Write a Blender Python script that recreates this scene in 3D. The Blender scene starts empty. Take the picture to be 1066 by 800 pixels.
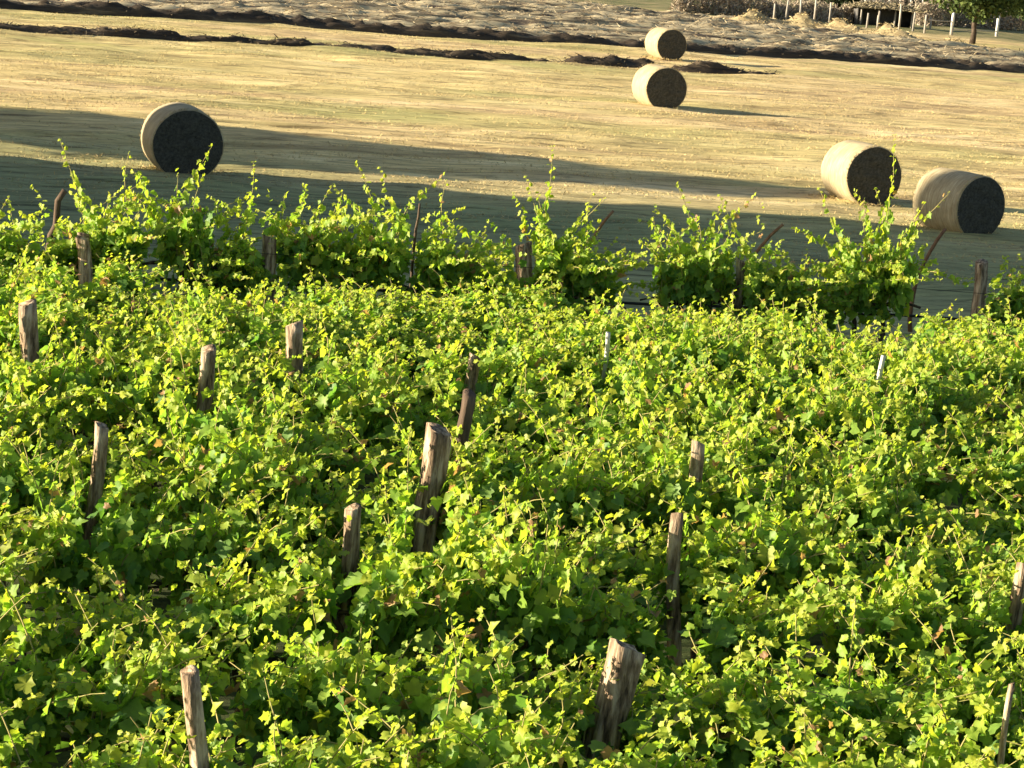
import bpy, math, random
import numpy as np
from mathutils import Vector, Matrix
R = math.radians
rng = np.random.default_rng(7)
random.seed(7)
scene = bpy.context.scene

# ------------------------------------------------------------------ camera
H = 6.2; FPX = 2800.0; PITCH = R(10.18); ROLL = R(5.14)
look = Vector((0, math.cos(PITCH), -math.sin(PITCH)))
up0 = Vector((0, math.sin(PITCH), math.cos(PITCH)))
rt0 = Vector((1, 0, 0))
rt = rt0 * math.cos(ROLL) + up0 * math.sin(ROLL)
up = -rt0 * math.sin(ROLL) + up0 * math.cos(ROLL)
M3 = Matrix((rt, up, -look)).transposed()
cam_d = bpy.data.cameras.new('camera'); cam = bpy.data.objects.new('camera', cam_d)
scene.collection.objects.link(cam)
cam.matrix_world = Matrix.Translation((0, 0, H)) @ M3.to_4x4()
cam_d.sensor_width = 36; cam_d.lens = 36 * FPX / 1066
cam_d.clip_start = 0.5; cam_d.clip_end = 6000
scene.camera = cam

# ------------------------------------------------------------------ light
SUN_AZ = R(7.5); SUN_EL = R(14)          # light travels towards +X, a little +Y
Ldir = Vector((math.cos(SUN_AZ) * math.cos(SUN_EL), math.sin(SUN_AZ) * math.cos(SUN_EL), -math.sin(SUN_EL)))
w = bpy.data.worlds.new('World'); scene.world = w; w.use_nodes = True
nt = w.node_tree; bg = nt.nodes['Background']
sky = nt.nodes.new('ShaderNodeTexSky'); sky.sky_type = 'NISHITA'; sky.sun_disc = False
sky.sun_elevation = SUN_EL
# sun stands at direction -Ldir; Nishita rotation 0 is +Y, turning clockwise (towards +X)
sky.sun_rotation = math.atan2(-Ldir.x, -Ldir.y)
nt.links.new(sky.outputs[0], bg.inputs[0]); bg.inputs[1].default_value = 0.055
sd = bpy.data.lights.new('sun', 'SUN'); sd.energy = 5.0; sd.angle = R(0.5); sd.color = (1.0, 0.86, 0.64)
so = bpy.data.objects.new('sun', sd); scene.collection.objects.link(so)
so.rotation_euler = Ldir.to_track_quat('-Z', 'Y').to_euler(); so.location = (-60, 40, 30)
scene.view_settings.view_transform = 'Standard'; scene.view_settings.look = 'None'
scene.view_settings.gamma = 1; scene.view_settings.use_curve_mapping = False
scene.view_settings.exposure = 1.66
scene.cycles.max_bounces = 6; scene.cycles.transparent_max_bounces = 4

# ------------------------------------------------------------------ helpers
def at(px, py, z=0.0):
    """point at height z seen at photo pixel (px,py)"""
    d = look * FPX + rt * (px - 533) - up * (py - 400)
    t = (z - H) / d.z
    return Vector((d.x * t, d.y * t, z))
rtn, upn, lkn = (np.array(v) for v in (rt, up, look))
def proj(P):
    Q = P - np.array((0, 0, H)); dep = Q @ lkn
    return 533 + FPX * (Q @ rtn) / dep, 400 - FPX * (Q @ upn) / dep, dep
def pxm(p):          # photo pixels per metre at p
    return FPX / ((Vector(p) - Vector((0, 0, H))).dot(look))

def _hash(ix, iy, s):
    v = (ix * 374761393 + iy * 668265263 + s * 1274126177) & 0xffffffff
    v = ((v ^ (v >> 13)) * 1274126177) & 0xffffffff
    return ((v ^ (v >> 16)) & 0xffff) / 65535.0
def noise(x, y, s=0):
    x = np.asarray(x, float); y = np.asarray(y, float)
    x, y = np.broadcast_arrays(x, y)
    ix = np.floor(x).astype(np.int64); iy = np.floor(y).astype(np.int64)
    fx = x - ix; fy = y - iy; fx = fx * fx * (3 - 2 * fx); fy = fy * fy * (3 - 2 * fy)
    a = _hash(ix, iy, s); b = _hash(ix + 1, iy, s); c = _hash(ix, iy + 1, s); d = _hash(ix + 1, iy + 1, s)
    return (a + (b - a) * fx + (c - a) * fy + (a - b - c + d) * fx * fy) * 2 - 1
def fbm(x, y, s=0, o=3):
    t = 0; a = 1
    for k in range(o):
        t = t + a * noise(np.asarray(x) * 2 ** k, np.asarray(y) * 2 ** k, s + k); a *= .5
    return t / 1.75

def mesh(name, V, F, mat=None, smooth=False, attr=None, matidx=None):
    """V (n,3); F (m,k) uniform array"""
    V = np.asarray(V, np.float32); F = np.asarray(F, np.int32); k = F.shape[1]
    me = bpy.data.meshes.new(name)
    me.vertices.add(len(V)); me.vertices.foreach_set('co', V.ravel())
    me.loops.add(F.size); me.loops.foreach_set('vertex_index', F.ravel())
    me.polygons.add(len(F)); me.polygons.foreach_set('loop_start', np.arange(0, F.size, k, dtype=np.int32))
    try: me.polygons.foreach_set('loop_total', np.full(len(F), k, np.int32))
    except Exception: pass
    if smooth: me.polygons.foreach_set('use_smooth', np.ones(len(F), bool))
    if mat: me.materials.append(mat)
    me.update(calc_edges=True)
    if attr is not None:
        a = me.attributes.new('age', 'FLOAT', 'POINT'); a.data.foreach_set('value', np.asarray(attr, np.float32))
    return me
def link(name, me, parent=None, loc=(0, 0, 0), rz=0):
    o = bpy.data.objects.new(name, me); scene.collection.objects.link(o)
    o.location = loc; o.rotation_euler = (0, 0, rz)
    if parent: o.parent = parent
    return o
def tag(o, label=None, cat=None, group=None, kind=None):
    if label: o['label'] = label
    if cat: o['category'] = cat
    if group: o['group'] = group
    if kind: o['kind'] = kind
    return o
def thing(name, label, cat, loc=(0, 0, 0), rz=0, group=None):
    return tag(link(name, None, None, loc, rz), label, cat, group)
class MB:
    """collects quads/tris as quads (tri = repeated split handled separately)"""
    def __init__(s): s.V = []; s.F = []; s.n = 0
    def add(s, V, F):
        V = np.asarray(V, float); F = np.asarray(F, int)
        s.V.append(V); s.F.append(F + s.n); s.n += len(V); return s
    def build(s, name, mat, parent=None, smooth=False, loc=(0, 0, 0), rz=0):
        if not s.V: return None
        return link(name, mesh(name, np.vstack(s.V), np.vstack(s.F), mat, smooth), parent, loc, rz)
def box(mb, x0, x1, y0, y1, z0, z1):
    V = [(x, y, z) for z in (z0, z1) for y in (y0, y1) for x in (x0, x1)]
    F = [(0, 2, 3, 1), (4, 5, 7, 6), (0, 1, 5, 4), (2, 6, 7, 3), (0, 4, 6, 2), (1, 3, 7, 5)]
    mb.add(V, F)
def tube(mb, pts, rad, n=6, cap=True, jit=0.0):
    pts = np.asarray(pts, float); m = len(pts)
    rad = np.broadcast_to(np.asarray(rad, float), (m,)) if np.ndim(rad) < 2 else rad
    T = np.gradient(pts, axis=0); T /= np.linalg.norm(T, axis=1)[:, None] + 1e-9
    ref = np.array((0.31, 0.95, 0.05)); A = np.cross(T, ref); A /= np.linalg.norm(A, axis=1)[:, None] + 1e-9
    B = np.cross(T, A)
    th = np.arange(n) / n * 2 * math.pi
    V = pts[:, None] + rad[:, None, None] * (np.cos(th)[None, :, None] * A[:, None] + np.sin(th)[None, :, None] * B[:, None])
    if jit: V = V + rng.normal(0, jit, V.shape)
    V = V.reshape(-1, 3); F = []
    for i in range(m - 1):
        for j in range(n):
            F.append((i * n + j, i * n + (j + 1) % n, (i + 1) * n + (j + 1) % n, (i + 1) * n + j))
    V = list(V)
    if cap:
        V += [pts[0], pts[-1]]
        for j in range(0, n):
            F.append((m * n, (j + 1) % n, j, j) if False else (m * n, (j + 1) % n, j, m * n))
        for j in range(n):
            F.append((m * n + 1, (m - 1) * n + j, (m - 1) * n + (j + 1) % n, m * n + 1))
        # turn degenerate quads into proper ones: pair neighbouring fan triangles
        F = F[:-(2 * n)]
        for base, c, flip in ((0, m * n, True), ((m - 1) * n, m * n + 1, False)):
            for j in range(0, n - 1, 2):
                q = (c, base + j, base + j + 1, base + (j + 2) % n)
                F.append(q[::-1] if flip else q)
    mb.add(V, F)

# ------------------------------------------------------------------ materials
def newmat(name):
    m = bpy.data.materials.new(name); m.use_nodes = True
    nt = m.node_tree; b = nt.nodes['Principled BSDF']; b.inputs['Roughness'].default_value = .85
    b.inputs['Specular IOR Level'].default_value = .2
    return m, nt, b
def N(nt, t, **kw):
    n = nt.nodes.new(t)
    for k, v in kw.items():
        if k in ('inp',):
            for a, b in v.items(): n.inputs[a].default_value = b
        else: setattr(n, k, v)
    return n
def coords(nt, scale=(1, 1, 1), rotz=0, kind='Object'):
    tc = N(nt, 'ShaderNodeTexCoord'); mp = N(nt, 'ShaderNodeMapping')
    mp.inputs['Scale'].default_value = scale; mp.inputs['Rotation'].default_value = (0, 0, rotz)
    mp.vector_type = 'TEXTURE' if False else 'POINT'
    nt.links.new(tc.outputs[kind], mp.inputs[0]); return mp.outputs[0]
def tex(nt, vec, scale, detail=4, rough=.6, dist=0):
    n = N(nt, 'ShaderNodeTexNoise'); n.inputs['Scale'].default_value = scale; n.inputs['Detail'].default_value = detail
    n.inputs['Roughness'].default_value = rough; n.inputs['Distortion'].default_value = dist
    nt.links.new(vec, n.inputs['Vector']); return n.outputs['Fac']
def ramp(nt, fac, stops):
    r = N(nt, 'ShaderNodeValToRGB'); el = r.color_ramp.elements
    while len(el) < len(stops): el.new(.5)
    for e, (p, c) in zip(el, stops): e.position = p; e.color = (*c, 1) if len(c) == 3 else c
    nt.links.new(fac, r.inputs[0]); return r.outputs[0]
def mix(nt, fac, a, b, mode='MIX'):
    m = N(nt, 'ShaderNodeMix', data_type='RGBA', blend_type=mode)
    for v, i in ((fac, 0), (a, 6), (b, 7)):
        if isinstance(v, (int, float)): m.inputs[i].default_value = v
        elif isinstance(v, tuple): m.inputs[i].default_value = (*v, 1)
        else: nt.links.new(v, m.inputs[i])
    return m.outputs[2]
def bump(nt, b, h, dist, strength=1):
    n = N(nt, 'ShaderNodeBump'); n.inputs['Distance'].default_value = dist; n.inputs['Strength'].default_value = strength
    nt.links.new(h, n.inputs['Height']); nt.links.new(n.outputs[0], b.inputs['Normal'])

MOW = R(27)
def mat_field():
    m, nt, b = newmat('stubble_ground')
    v = coords(nt, (1, 1, 1), 0)
    # streak coordinates: rotate so X runs along the mowing, then squash it
    r = N(nt, 'ShaderNodeVectorRotate', rotation_type='Z_AXIS'); r.inputs['Angle'].default_value = -R(17)
    nt.links.new(v, r.inputs[0])
    s = N(nt, 'ShaderNodeVectorMath', operation='MULTIPLY'); s.inputs[1].default_value = (.22, 1.0, 1)
    nt.links.new(r.outputs[0], s.inputs[0]); sv = s.outputs[0]
    n1 = tex(nt, sv, .55, 5, .68); n2 = tex(nt, sv, .16, 3, .5, .3); n3 = tex(nt, v, .09, 3, .5); n4 = tex(nt, sv, 5, 4, .7)
    straw = ramp(nt, n1, [(.36, (.30, .22, .10)), (.45, (.52, .40, .18)), (.54, (.70, .56, .26)), (.64, (.80, .66, .36))])
    pink = ramp(nt, n2, [(.38, (.62, .44, .27)), (.52, (.68, .54, .25))])
    c = mix(nt, .35, straw, pink)
    green = ramp(nt, n4, [(.3, (.12, .18, .05)), (.7, (.34, .37, .12))])
    gm = ramp(nt, n3, [(.42, (0, 0, 0)), (.62, (1, 1, 1))])
    gm2 = ramp(nt, n2, [(.40, (0, 0, 0)), (.60, (1, 1, 1))])
    c = mix(nt, mixf(nt, gm, gm2, .55), c, green)
    # greener aftermath close to the vineyard
    sx = N(nt, 'ShaderNodeSeparateXYZ'); nt.links.new(v, sx.inputs[0])
    green = ramp(nt, n4, [(.3, (.11, .16, .075)), (.7, (.27, .31, .14))])
    mr = N(nt, 'ShaderNodeMapRange', inp={1: 62.0, 2: 53.0, 3: 0.0, 4: 0.75}); nt.links.new(sx.outputs[1], mr.inputs[0])
    c = mix(nt, mr.outputs[0], c, green)
    # vineyard soil and weeds
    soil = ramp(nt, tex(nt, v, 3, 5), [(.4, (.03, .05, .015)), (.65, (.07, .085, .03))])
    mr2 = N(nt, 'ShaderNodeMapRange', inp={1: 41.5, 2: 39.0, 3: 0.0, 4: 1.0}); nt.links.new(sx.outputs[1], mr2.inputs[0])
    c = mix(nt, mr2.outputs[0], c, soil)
    # far pasture behind the hay
    mr3 = N(nt, 'ShaderNodeMapRange', inp={1: 172.0, 2: 178.0, 3: 0.0, 4: 1.0}); nt.links.new(sx.outputs[1], mr3.inputs[0])
    c = mix(nt, mr3.outputs[0], c, ramp(nt, tex(nt, v, .5, 5), [(.35, (.12, .14, .05)), (.65, (.30, .25, .13))]))
    s2 = N(nt, 'ShaderNodeVectorMath', operation='MULTIPLY'); s2.inputs[1].default_value = (.22, 1.3, 1); nt.links.new(r.outputs[0], s2.inputs[0])
    n5 = tex(nt, s2.outputs[0], 1.9, 8, .8, 1.2)
    c = mix(nt, .75, c, ramp(nt, n5, [(.39, (.26, .24, .20)), (.47, (.92, .89, .82)), (.54, (1.15, 1.15, 1.1)), (.62, (1.45, 1.42, 1.3))]), 'MULTIPLY')
    nt.links.new(c, b.inputs['Base Color'])
    bump(nt, b, n5, .10, .8)
    return m
def mixf(nt, a, b, k):
    m = N(nt, 'ShaderNodeMath', operation='MULTIPLY'); nt.links.new(a, m.inputs[0]); nt.links.new(b, m.inputs[1])
    m2 = N(nt, 'ShaderNodeMath', operation='MULTIPLY'); nt.links.new(m.outputs[0], m2.inputs[0]); m2.inputs[1].default_value = k
    return m2.outputs[0]
def mat_blades(name, stops):
    m, nt, b = newmat(name)
    g = N(nt, 'ShaderNodeNewGeometry')
    c = ramp(nt, g.outputs['Random Per Island'], stops)
    nt.links.new(c, b.inputs['Base Color'])
    return m
def mat_leaf(name, young=(.46, .50, .07), old=(.13, .26, .055), mid=(.29, .43, .065)):
    m, nt, b = newmat(name)
    g = N(nt, 'ShaderNodeNewGeometry'); a = N(nt, 'ShaderNodeAttribute', attribute_name='age')
    rnd = g.outputs['Random Per Island']
    add = N(nt, 'ShaderNodeMath', operation='MULTIPLY_ADD'); add.inputs[1].default_value = .45
    nt.links.new(rnd, add.inputs[0]); nt.links.new(a.outputs['Fac'], add.inputs[2])
    c = ramp(nt, add.outputs[0], [(.12, old), (.5, mid), (.95, young)])
    # a few dried, reddish or spent leaves
    m2 = N(nt, 'ShaderNodeMath', operation='MULTIPLY'); m2.inputs[1].default_value = 57.31
    fr = N(nt, 'ShaderNodeMath', operation='FRACT'); nt.links.new(rnd, m2.inputs[0]); nt.links.new(m2.outputs[0], fr.inputs[0])
    dry = ramp(nt, fr.outputs[0], [(0.0, (1, 1, 1)), (.022, (0, 0, 0))]); dry.node.color_ramp.interpolation = 'CONSTANT'
    yel = ramp(nt, fr.outputs[0], [(0.0, (0, 0, 0)), (.90, (1, 1, 1))]); yel.node.color_ramp.interpolation = 'CONSTANT'
    c = mix(nt, yel, c, mix(nt, .5, c, (.46, .42, .03)))
    c = mix(nt, dry, c, (.42, .24, .13))
    v = coords(nt, (1, 1, 1)); c = mix(nt, .5, c, ramp(nt, tex(nt, v, 14, 3), [(.3, (.62, .66, .6)), (.7, (1.2, 1.2, 1.1))]), 'MULTIPLY')
    nt.links.new(c, b.inputs['Base Color']); b.inputs['Roughness'].default_value = .5; b.inputs['Specular IOR Level'].default_value = .35
    tr = N(nt, 'ShaderNodeBsdfTranslucent'); nt.links.new(mix(nt, 1.0, c, (1.5, 1.6, .75), 'MULTIPLY'), tr.inputs[0])
    ms = N(nt, 'ShaderNodeMixShader'); ms.inputs[0].default_value = .5
    nt.links.new(b.outputs[0], ms.inputs[1]); nt.links.new(tr.outputs[0], ms.inputs[2])
    nt.links.new(ms.outputs[0], nt.nodes['Material Output'].inputs[0])
    return m
def mat_noise(name, stops, scale=4, stretch=(1, 1, 1), bd=.01, bs=1, detail=5, rough=.85):
    m, nt, b = newmat(name)
    v = coords(nt, stretch); f = tex(nt, v, scale, detail, .65)
    nt.links.new(ramp(nt, f, stops), b.inputs['Base Color']); b.inputs['Roughness'].default_value = rough
    if bd: bump(nt, b, f, bd, bs)
    return m
M_field = mat_field()
M_stub = mat_blades('straw_stubble', [(0, (.30, .22, .11)), (.4, (.46, .35, .16)), (.85, (.60, .47, .22)), (1, (.34, .37, .14))])
def mat_hay(name, stops):
    m, nt, b = newmat(name); v = coords(nt)
    r = N(nt, 'ShaderNodeVectorRotate', rotation_type='Z_AXIS'); r.inputs['Angle'].default_value = -MOW; nt.links.new(v, r.inputs[0])
    s = N(nt, 'ShaderNodeVectorMath', operation='MULTIPLY'); s.inputs[1].default_value = (.28, 1.5, 2.5); nt.links.new(r.outputs[0], s.inputs[0])
    f = tex(nt, s.outputs[0], 1.1, 6, .72, .6)
    nt.links.new(ramp(nt, f, stops), b.inputs['Base Color']); bump(nt, b, f, .15, .9); return m
M_hay = mat_hay('cut_hay', [(.38, (.07, .055, .045)), (.46, (.29, .225, .13)), (.56, (.58, .48, .29))])
M_hayd = mat_hay('dark_hay', [(.38, (.035, .027, .02)), (.54, (.08, .06, .04)), (.66, (.20, .15, .09))])  # darker brown tones for the open-field windrows and the band's near edge
M_hayblD = mat_blades('dark_stalks', [(0, (.03, .022, .016)), (.7, (.09, .07, .045)), (1, (.22, .17, .10))])  # loose stalks in the same darker tones
M_haybl = mat_blades('hay_stalks', [(0, (.08, .06, .04)), (.5, (.24, .19, .12)), (1, (.46, .39, .25))])
M_heap = mat_blades('pale_straw', [(0, (.30, .22, .11)), (.5, (.46, .37, .19)), (1, (.56, .47, .27))])
M_heapb = mat_noise('pale_straw_base', [(.3, (.26, .19, .10)), (.7, (.50, .41, .22))], 3, (1, 1, 1), .05)
M_leaf = mat_leaf('vine_leaf')
M_shoot = mat_noise('green_shoot', [(.3, (.22, .24, .07)), (.7, (.42, .32, .14))], 20, bd=0)
M_trunk = mat_noise('vine_bark', [(.35, (.035, .025, .018)), (.65, (.12, .09, .065))], 18, (1, 1, .25), .01)
M_post = mat_noise('weathered_wood', [(.36, (.055, .038, .025)), (.48, (.25, .175, .11)), (.62, (.56, .44, .31))], 15, (1, 1, .16), .035, 1)
M_post2 = mat_noise('dark_wood', [(.3, (.05, .035, .025)), (.7, (.16, .11, .075))], 16, (1, 1, .14), .015, 1)
M_pale = mat_noise('pale_stake', [(.3, (.42, .40, .36)), (.7, (.66, .64, .6))], 9, (1, 1, .2), .004)
M_red = mat_noise('rusty_brown_stake', [(.3, (.12, .06, .035)), (.7, (.30, .17, .10))], 14, (1, 1, .3), .004)
M_pipe = mat_noise('black_pipe', [(.3, (.012, .012, .013)), (.7, (.03, .03, .03))], 9, bd=0, rough=.5)
M_white = mat_noise('whitewashed', [(.3, (.6, .58, .54)), (.7, (.8, .79, .76))], 5, bd=.003)

# ------------------------------------------------------------------ ground
def field_h(X, Y):
    ca, sa = math.cos(R(17)), math.sin(R(17))
    u = X * ca + Y * sa; v = -X * sa + Y * ca
    h = .11 * np.maximum(0, noise(u * .22, v * .42, 13)) ** 1.5 + .05 * noise(u * .35, v * .8, 14) + .045 * noise(u * .15, v * 1.1, 3) + .035 * noise(u * .5, v * 2.6, 5) + .02 * noise(u * 1.3, v * 2.2, 6)
    h += .05 * noise(u * .03, v * .12, 9)
    return h * np.clip((Y - 42) / 6, 0, 1)
def axis_lines(lo, hi, step, far, g=1.25):
    a = list(np.arange(lo, hi + 1e-6, step)); s = step
    while a[-1] < far: s *= g; a.append(a[-1] + s)
    s = step; b = []
    x = lo
    while x > -far: s *= g; x -= s; b.append(x)
    return np.array(b[::-1] + a)
xs = axis_lines(-30, 30, .24, 2500); ys = axis_lines(46, 128, .2, 4000)
GX, GY = np.meshgrid(xs, ys)
GZ = field_h(GX, GY)
V = np.stack([GX, GY, GZ], -1).reshape(-1, 3)
ny, nx = GX.shape
i = np.arange(ny - 1)[:, None] * nx + np.arange(nx - 1)[None]
F = np.stack([i, i + 1, i + nx + 1, i + nx], -1).reshape(-1, 4)
tag(link('ground', mesh('ground', V, F, M_field, True)), 'mown stubble field with pale straw streaks and green patches', kind='structure')

def blades(n, P, length, width, up_=.5, axis=None, spread=1.0):
    """n thin quads at points P (n,3)"""
    th = rng.uniform(0, 2 * math.pi, n) if axis is None else axis + rng.normal(0, spread, n)
    el = np.abs(rng.normal(0, up_, n))
    D = np.stack([np.cos(th) * np.cos(el), np.sin(th) * np.cos(el), np.sin(el)], -1)
    S = np.cross(D, rng.normal(0, 1, (n, 3))); S /= np.linalg.norm(S, axis=1)[:, None] + 1e-9
    L = length * rng.uniform(.5, 1.3, n)[:, None]; W = width * rng.uniform(.6, 1.3, n)[:, None]
    V = np.stack([P - S * W, P + S * W, P + D * L + S * W * .5, P + D * L - S * W * .5], 1).reshape(-1, 3)
    F = np.arange(4 * n).reshape(-1, 4)
    return V, F

# stubble over the visible wedge of the field
n = 230000
d = 48 + (rng.uniform(0, 1, n) ** .8) * 76
X = rng.uniform(-1, 1, n) * (d * .205 + 1.5)
ca, sa = math.cos(R(17)), math.sin(R(17))
dens = fbm((X * ca + d * sa) * .25, (-X * sa + d * ca) * 1.0, 31, 3)
keep = (dens + rng.uniform(-.45, .45, n) > .12)
X = X[keep]; d = d[keep]; n = len(X)
P = np.stack([X, d, field_h(X, d) - .005], -1)
V, F = blades(n, P, .065, .008, .55)
tag(link('stubble', mesh('stubble', V, F, M_stub)), 'short cut straw stubble covering the mown field', 'stubble', kind='stuff')

# ------------------------------------------------------------------ hay windrows
def windrow(p0, p1, width, height, label, seed, group=None, gaps=(), fluff=1400, taper=(0, 0), lump=.35, dark=False):
    p0 = np.array(p0, float)[:2]; p1 = np.array(p1, float)[:2]; L = np.linalg.norm(p1 - p0); t = (p1 - p0) / L; nn = np.array((-t[1], t[0]))
    m = int(L / .22); k = 11
    s = np.linspace(0, L, m); q = np.linspace(-1, 1, k)
    S, Q = np.meshgrid(s, q, indexing='ij')
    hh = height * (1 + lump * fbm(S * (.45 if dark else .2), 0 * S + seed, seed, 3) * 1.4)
    env = np.ones_like(s)
    if taper[0]: env *= np.clip(s / taper[0], 0, 1)
    if taper[1]: env *= np.clip((L - s) / taper[1], 0, 1)
    for a, b in gaps: env *= 1 - np.clip(1 - np.abs(s - a) / b, 0, 1) ** .5
    ww = width * (1 + .25 * fbm(S * .3, 0 * S, seed + 20, 2)) * (.3 + .7 * env[:, None] ** .5)
    off = .5 * fbm(S * .12, 0 * S + 3, seed + 40, 2)
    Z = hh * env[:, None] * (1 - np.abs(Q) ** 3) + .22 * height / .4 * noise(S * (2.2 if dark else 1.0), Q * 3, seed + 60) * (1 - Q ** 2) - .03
    C = p0 + S[..., None] * t + (Q * ww / 2 + off)[..., None] * nn
    V = np.concatenate([C, Z[..., None]], -1)
    i = np.arange(m - 1)[:, None] * k + np.arange(k - 1)[None]
    F = np.stack([i, i + k, i + k + 1, i + 1], -1).reshape(-1, 4)
    Vf = V.reshape(-1, 3)
    # loose stalks sticking out of the swath
    if fluff:
        idx = rng.integers(0, len(Vf), fluff); idx = idx[env[idx // k] > .15]
        PP = Vf[idx] + rng.normal(0, .07, (len(idx), 3)) * (1, 1, .4)
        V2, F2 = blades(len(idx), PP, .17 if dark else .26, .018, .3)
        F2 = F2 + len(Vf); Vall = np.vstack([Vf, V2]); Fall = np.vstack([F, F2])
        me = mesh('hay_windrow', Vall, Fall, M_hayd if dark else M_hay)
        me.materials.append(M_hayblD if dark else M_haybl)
        mi = np.zeros(len(Fall), np.int32); mi[len(F):] = 1; me.polygons.foreach_set('material_index', mi)
        sm = np.zeros(len(Fall), bool); sm[:len(F)] = True; me.polygons.foreach_set('use_smooth', sm)
    else: me = mesh('hay_windrow', Vf, F, M_hay, True)
    o = link('hay_windrow', me)
    return tag(o, label, 'hay windrow', group)
u27 = Vector((math.cos(MOW), math.sin(MOW), 0)); n27 = Vector((-math.sin(MOW), math.cos(MOW), 0))
a = at(-60, 28); b = at(590, 67.5)
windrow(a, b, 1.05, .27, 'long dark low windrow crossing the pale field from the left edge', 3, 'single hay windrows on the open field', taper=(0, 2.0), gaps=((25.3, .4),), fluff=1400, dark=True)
a = at(584, 66.5); b = at(830, 82)
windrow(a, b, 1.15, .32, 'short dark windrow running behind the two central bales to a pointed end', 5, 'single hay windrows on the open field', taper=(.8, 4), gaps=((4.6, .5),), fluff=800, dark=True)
mnd = at(783, 79)
E0 = at(0, 8); 
base_c = (E0.x * n27.x + E0.y * n27.y)
def ylim(X): return 171 - max(0, X - 6) * .62
for k in range(20):
    c = base_c + (0 if k == 0 else 1.2 + 2.6 * k)
    pts = []
    for s in np.arange(-20, 190, 1.0):
        p = u27 * s + n27 * c
        if abs(p.x) < p.y * .205 + 4 and p.y < ylim(p.x): pts.append(p)
    if len(pts) < 6: continue
    lab = 'dark edged windrow along the near side of the dense hay band' if k == 0 else 'ragged grey hay windrow inside the dense band at the far end of the field'
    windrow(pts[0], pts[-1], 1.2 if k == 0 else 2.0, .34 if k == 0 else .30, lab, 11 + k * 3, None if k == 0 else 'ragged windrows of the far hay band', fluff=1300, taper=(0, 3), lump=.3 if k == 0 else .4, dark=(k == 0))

# ------------------------------------------------------------------ straw heaps
def heap(px, py, r, h, label, seed):
    p = at(px, py); m, k = 10, 22
    V = [(0, 0, h)]; 
    for a in range(1, m + 1):
        for b in range(k):
            th = b / k * 2 * math.pi; q = a / m
            z = h * (1 - q) ** .8 * (1 + .5 * float(noise(3 * q * math.cos(th) + seed, 3 * q * math.sin(th), seed))) - .04 * (a == m)
            rr = r * q * (1 + .25 * float(noise(math.cos(th) * 1.5 + seed, math.sin(th) * 1.5, seed)))
            V.append((rr * math.cos(th) * 1.25, rr * math.sin(th), z))
    F = []
    for a in range(1, m):
        for b in range(k):
            i0 = 1 + (a - 1) * k; F.append((i0 + b, i0 + k + b, i0 + k + (b + 1) % k, i0 + (b + 1) % k))
    for b in range(0, k, 2): F.append((0, 1 + b, 1 + (b + 1) % k, 1 + (b + 2) % k))
    V = np.array(V); idx = rng.integers(0, len(V), 500)
    V2, F2 = blades(500, V[idx] + rng.normal(0, .1, (500, 3)) * (1, 1, .3), .18, .022, .35)
    me = mesh('straw_heap', np.vstack([V, V2]), np.vstack([F, F2 + len(V)]), M_heapb); me.materials.append(M_heap)
    mi = np.zeros(len(F) + 500, np.int32); mi[len(F):] = 1; me.polygons.foreach_set('material_index', mi)
    tag(link('straw_heap', me, None, p), label, 'straw heap', 'pale straw heaps before the fence')
heap(783, 27, 1.9, .7, 'leftmost pale yellow straw heap at the end of the hay band', 1)
heap(833, 31, 2.2, .75, 'wide pale straw heap before the bare wooden posts', 2)
heap(872, 35, 1.9, .7, 'reddish yellow straw heap between the bare posts and the low shed', 3)
heap(922, 42, 1.8, .8, 'pale straw heap in front of the low dark shed', 4)
heap(992, 47, .9, .35, 'small flat straw heap left of the tree trunk', 5)

# ------------------------------------------------------------------ bales
def mat_bale_wrap():
    m, nt, b = newmat('net_wrapped_straw'); v = coords(nt, (1, 1, 1))
    s = N(nt, 'ShaderNodeVectorMath', operation='MULTIPLY'); s.inputs[1].default_value = (1.2, 9, 1.2); nt.links.new(v, s.inputs[0])
    f = tex(nt, s.outputs[0], 2.4, 5, .7); f2 = tex(nt, v, 3, 4)
    c = ramp(nt, f, [(.3, (.27, .21, .12)), (.5, (.40, .33, .20)), (.7, (.50, .43, .29))])
    c = mix(nt, .5, c, ramp(nt, f2, [(.35, (.7, .7, .68)), (.65, (1.1, 1.1, 1.1))]), 'MULTIPLY')
    nt.links.new(c, b.inputs['Base Color']); bump(nt, b, f, .03, .8); return m
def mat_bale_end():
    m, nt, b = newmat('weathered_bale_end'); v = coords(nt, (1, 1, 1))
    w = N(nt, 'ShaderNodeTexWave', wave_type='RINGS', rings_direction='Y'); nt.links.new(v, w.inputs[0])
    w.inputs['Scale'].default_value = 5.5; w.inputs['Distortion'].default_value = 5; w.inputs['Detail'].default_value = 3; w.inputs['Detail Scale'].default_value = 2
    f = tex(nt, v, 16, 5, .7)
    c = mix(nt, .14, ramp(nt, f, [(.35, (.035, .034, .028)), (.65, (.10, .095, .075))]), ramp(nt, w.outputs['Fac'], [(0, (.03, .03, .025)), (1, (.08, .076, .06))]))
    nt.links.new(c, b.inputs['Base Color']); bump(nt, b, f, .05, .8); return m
M_wrap = mat_bale_wrap(); M_end = mat_bale_end()
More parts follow.
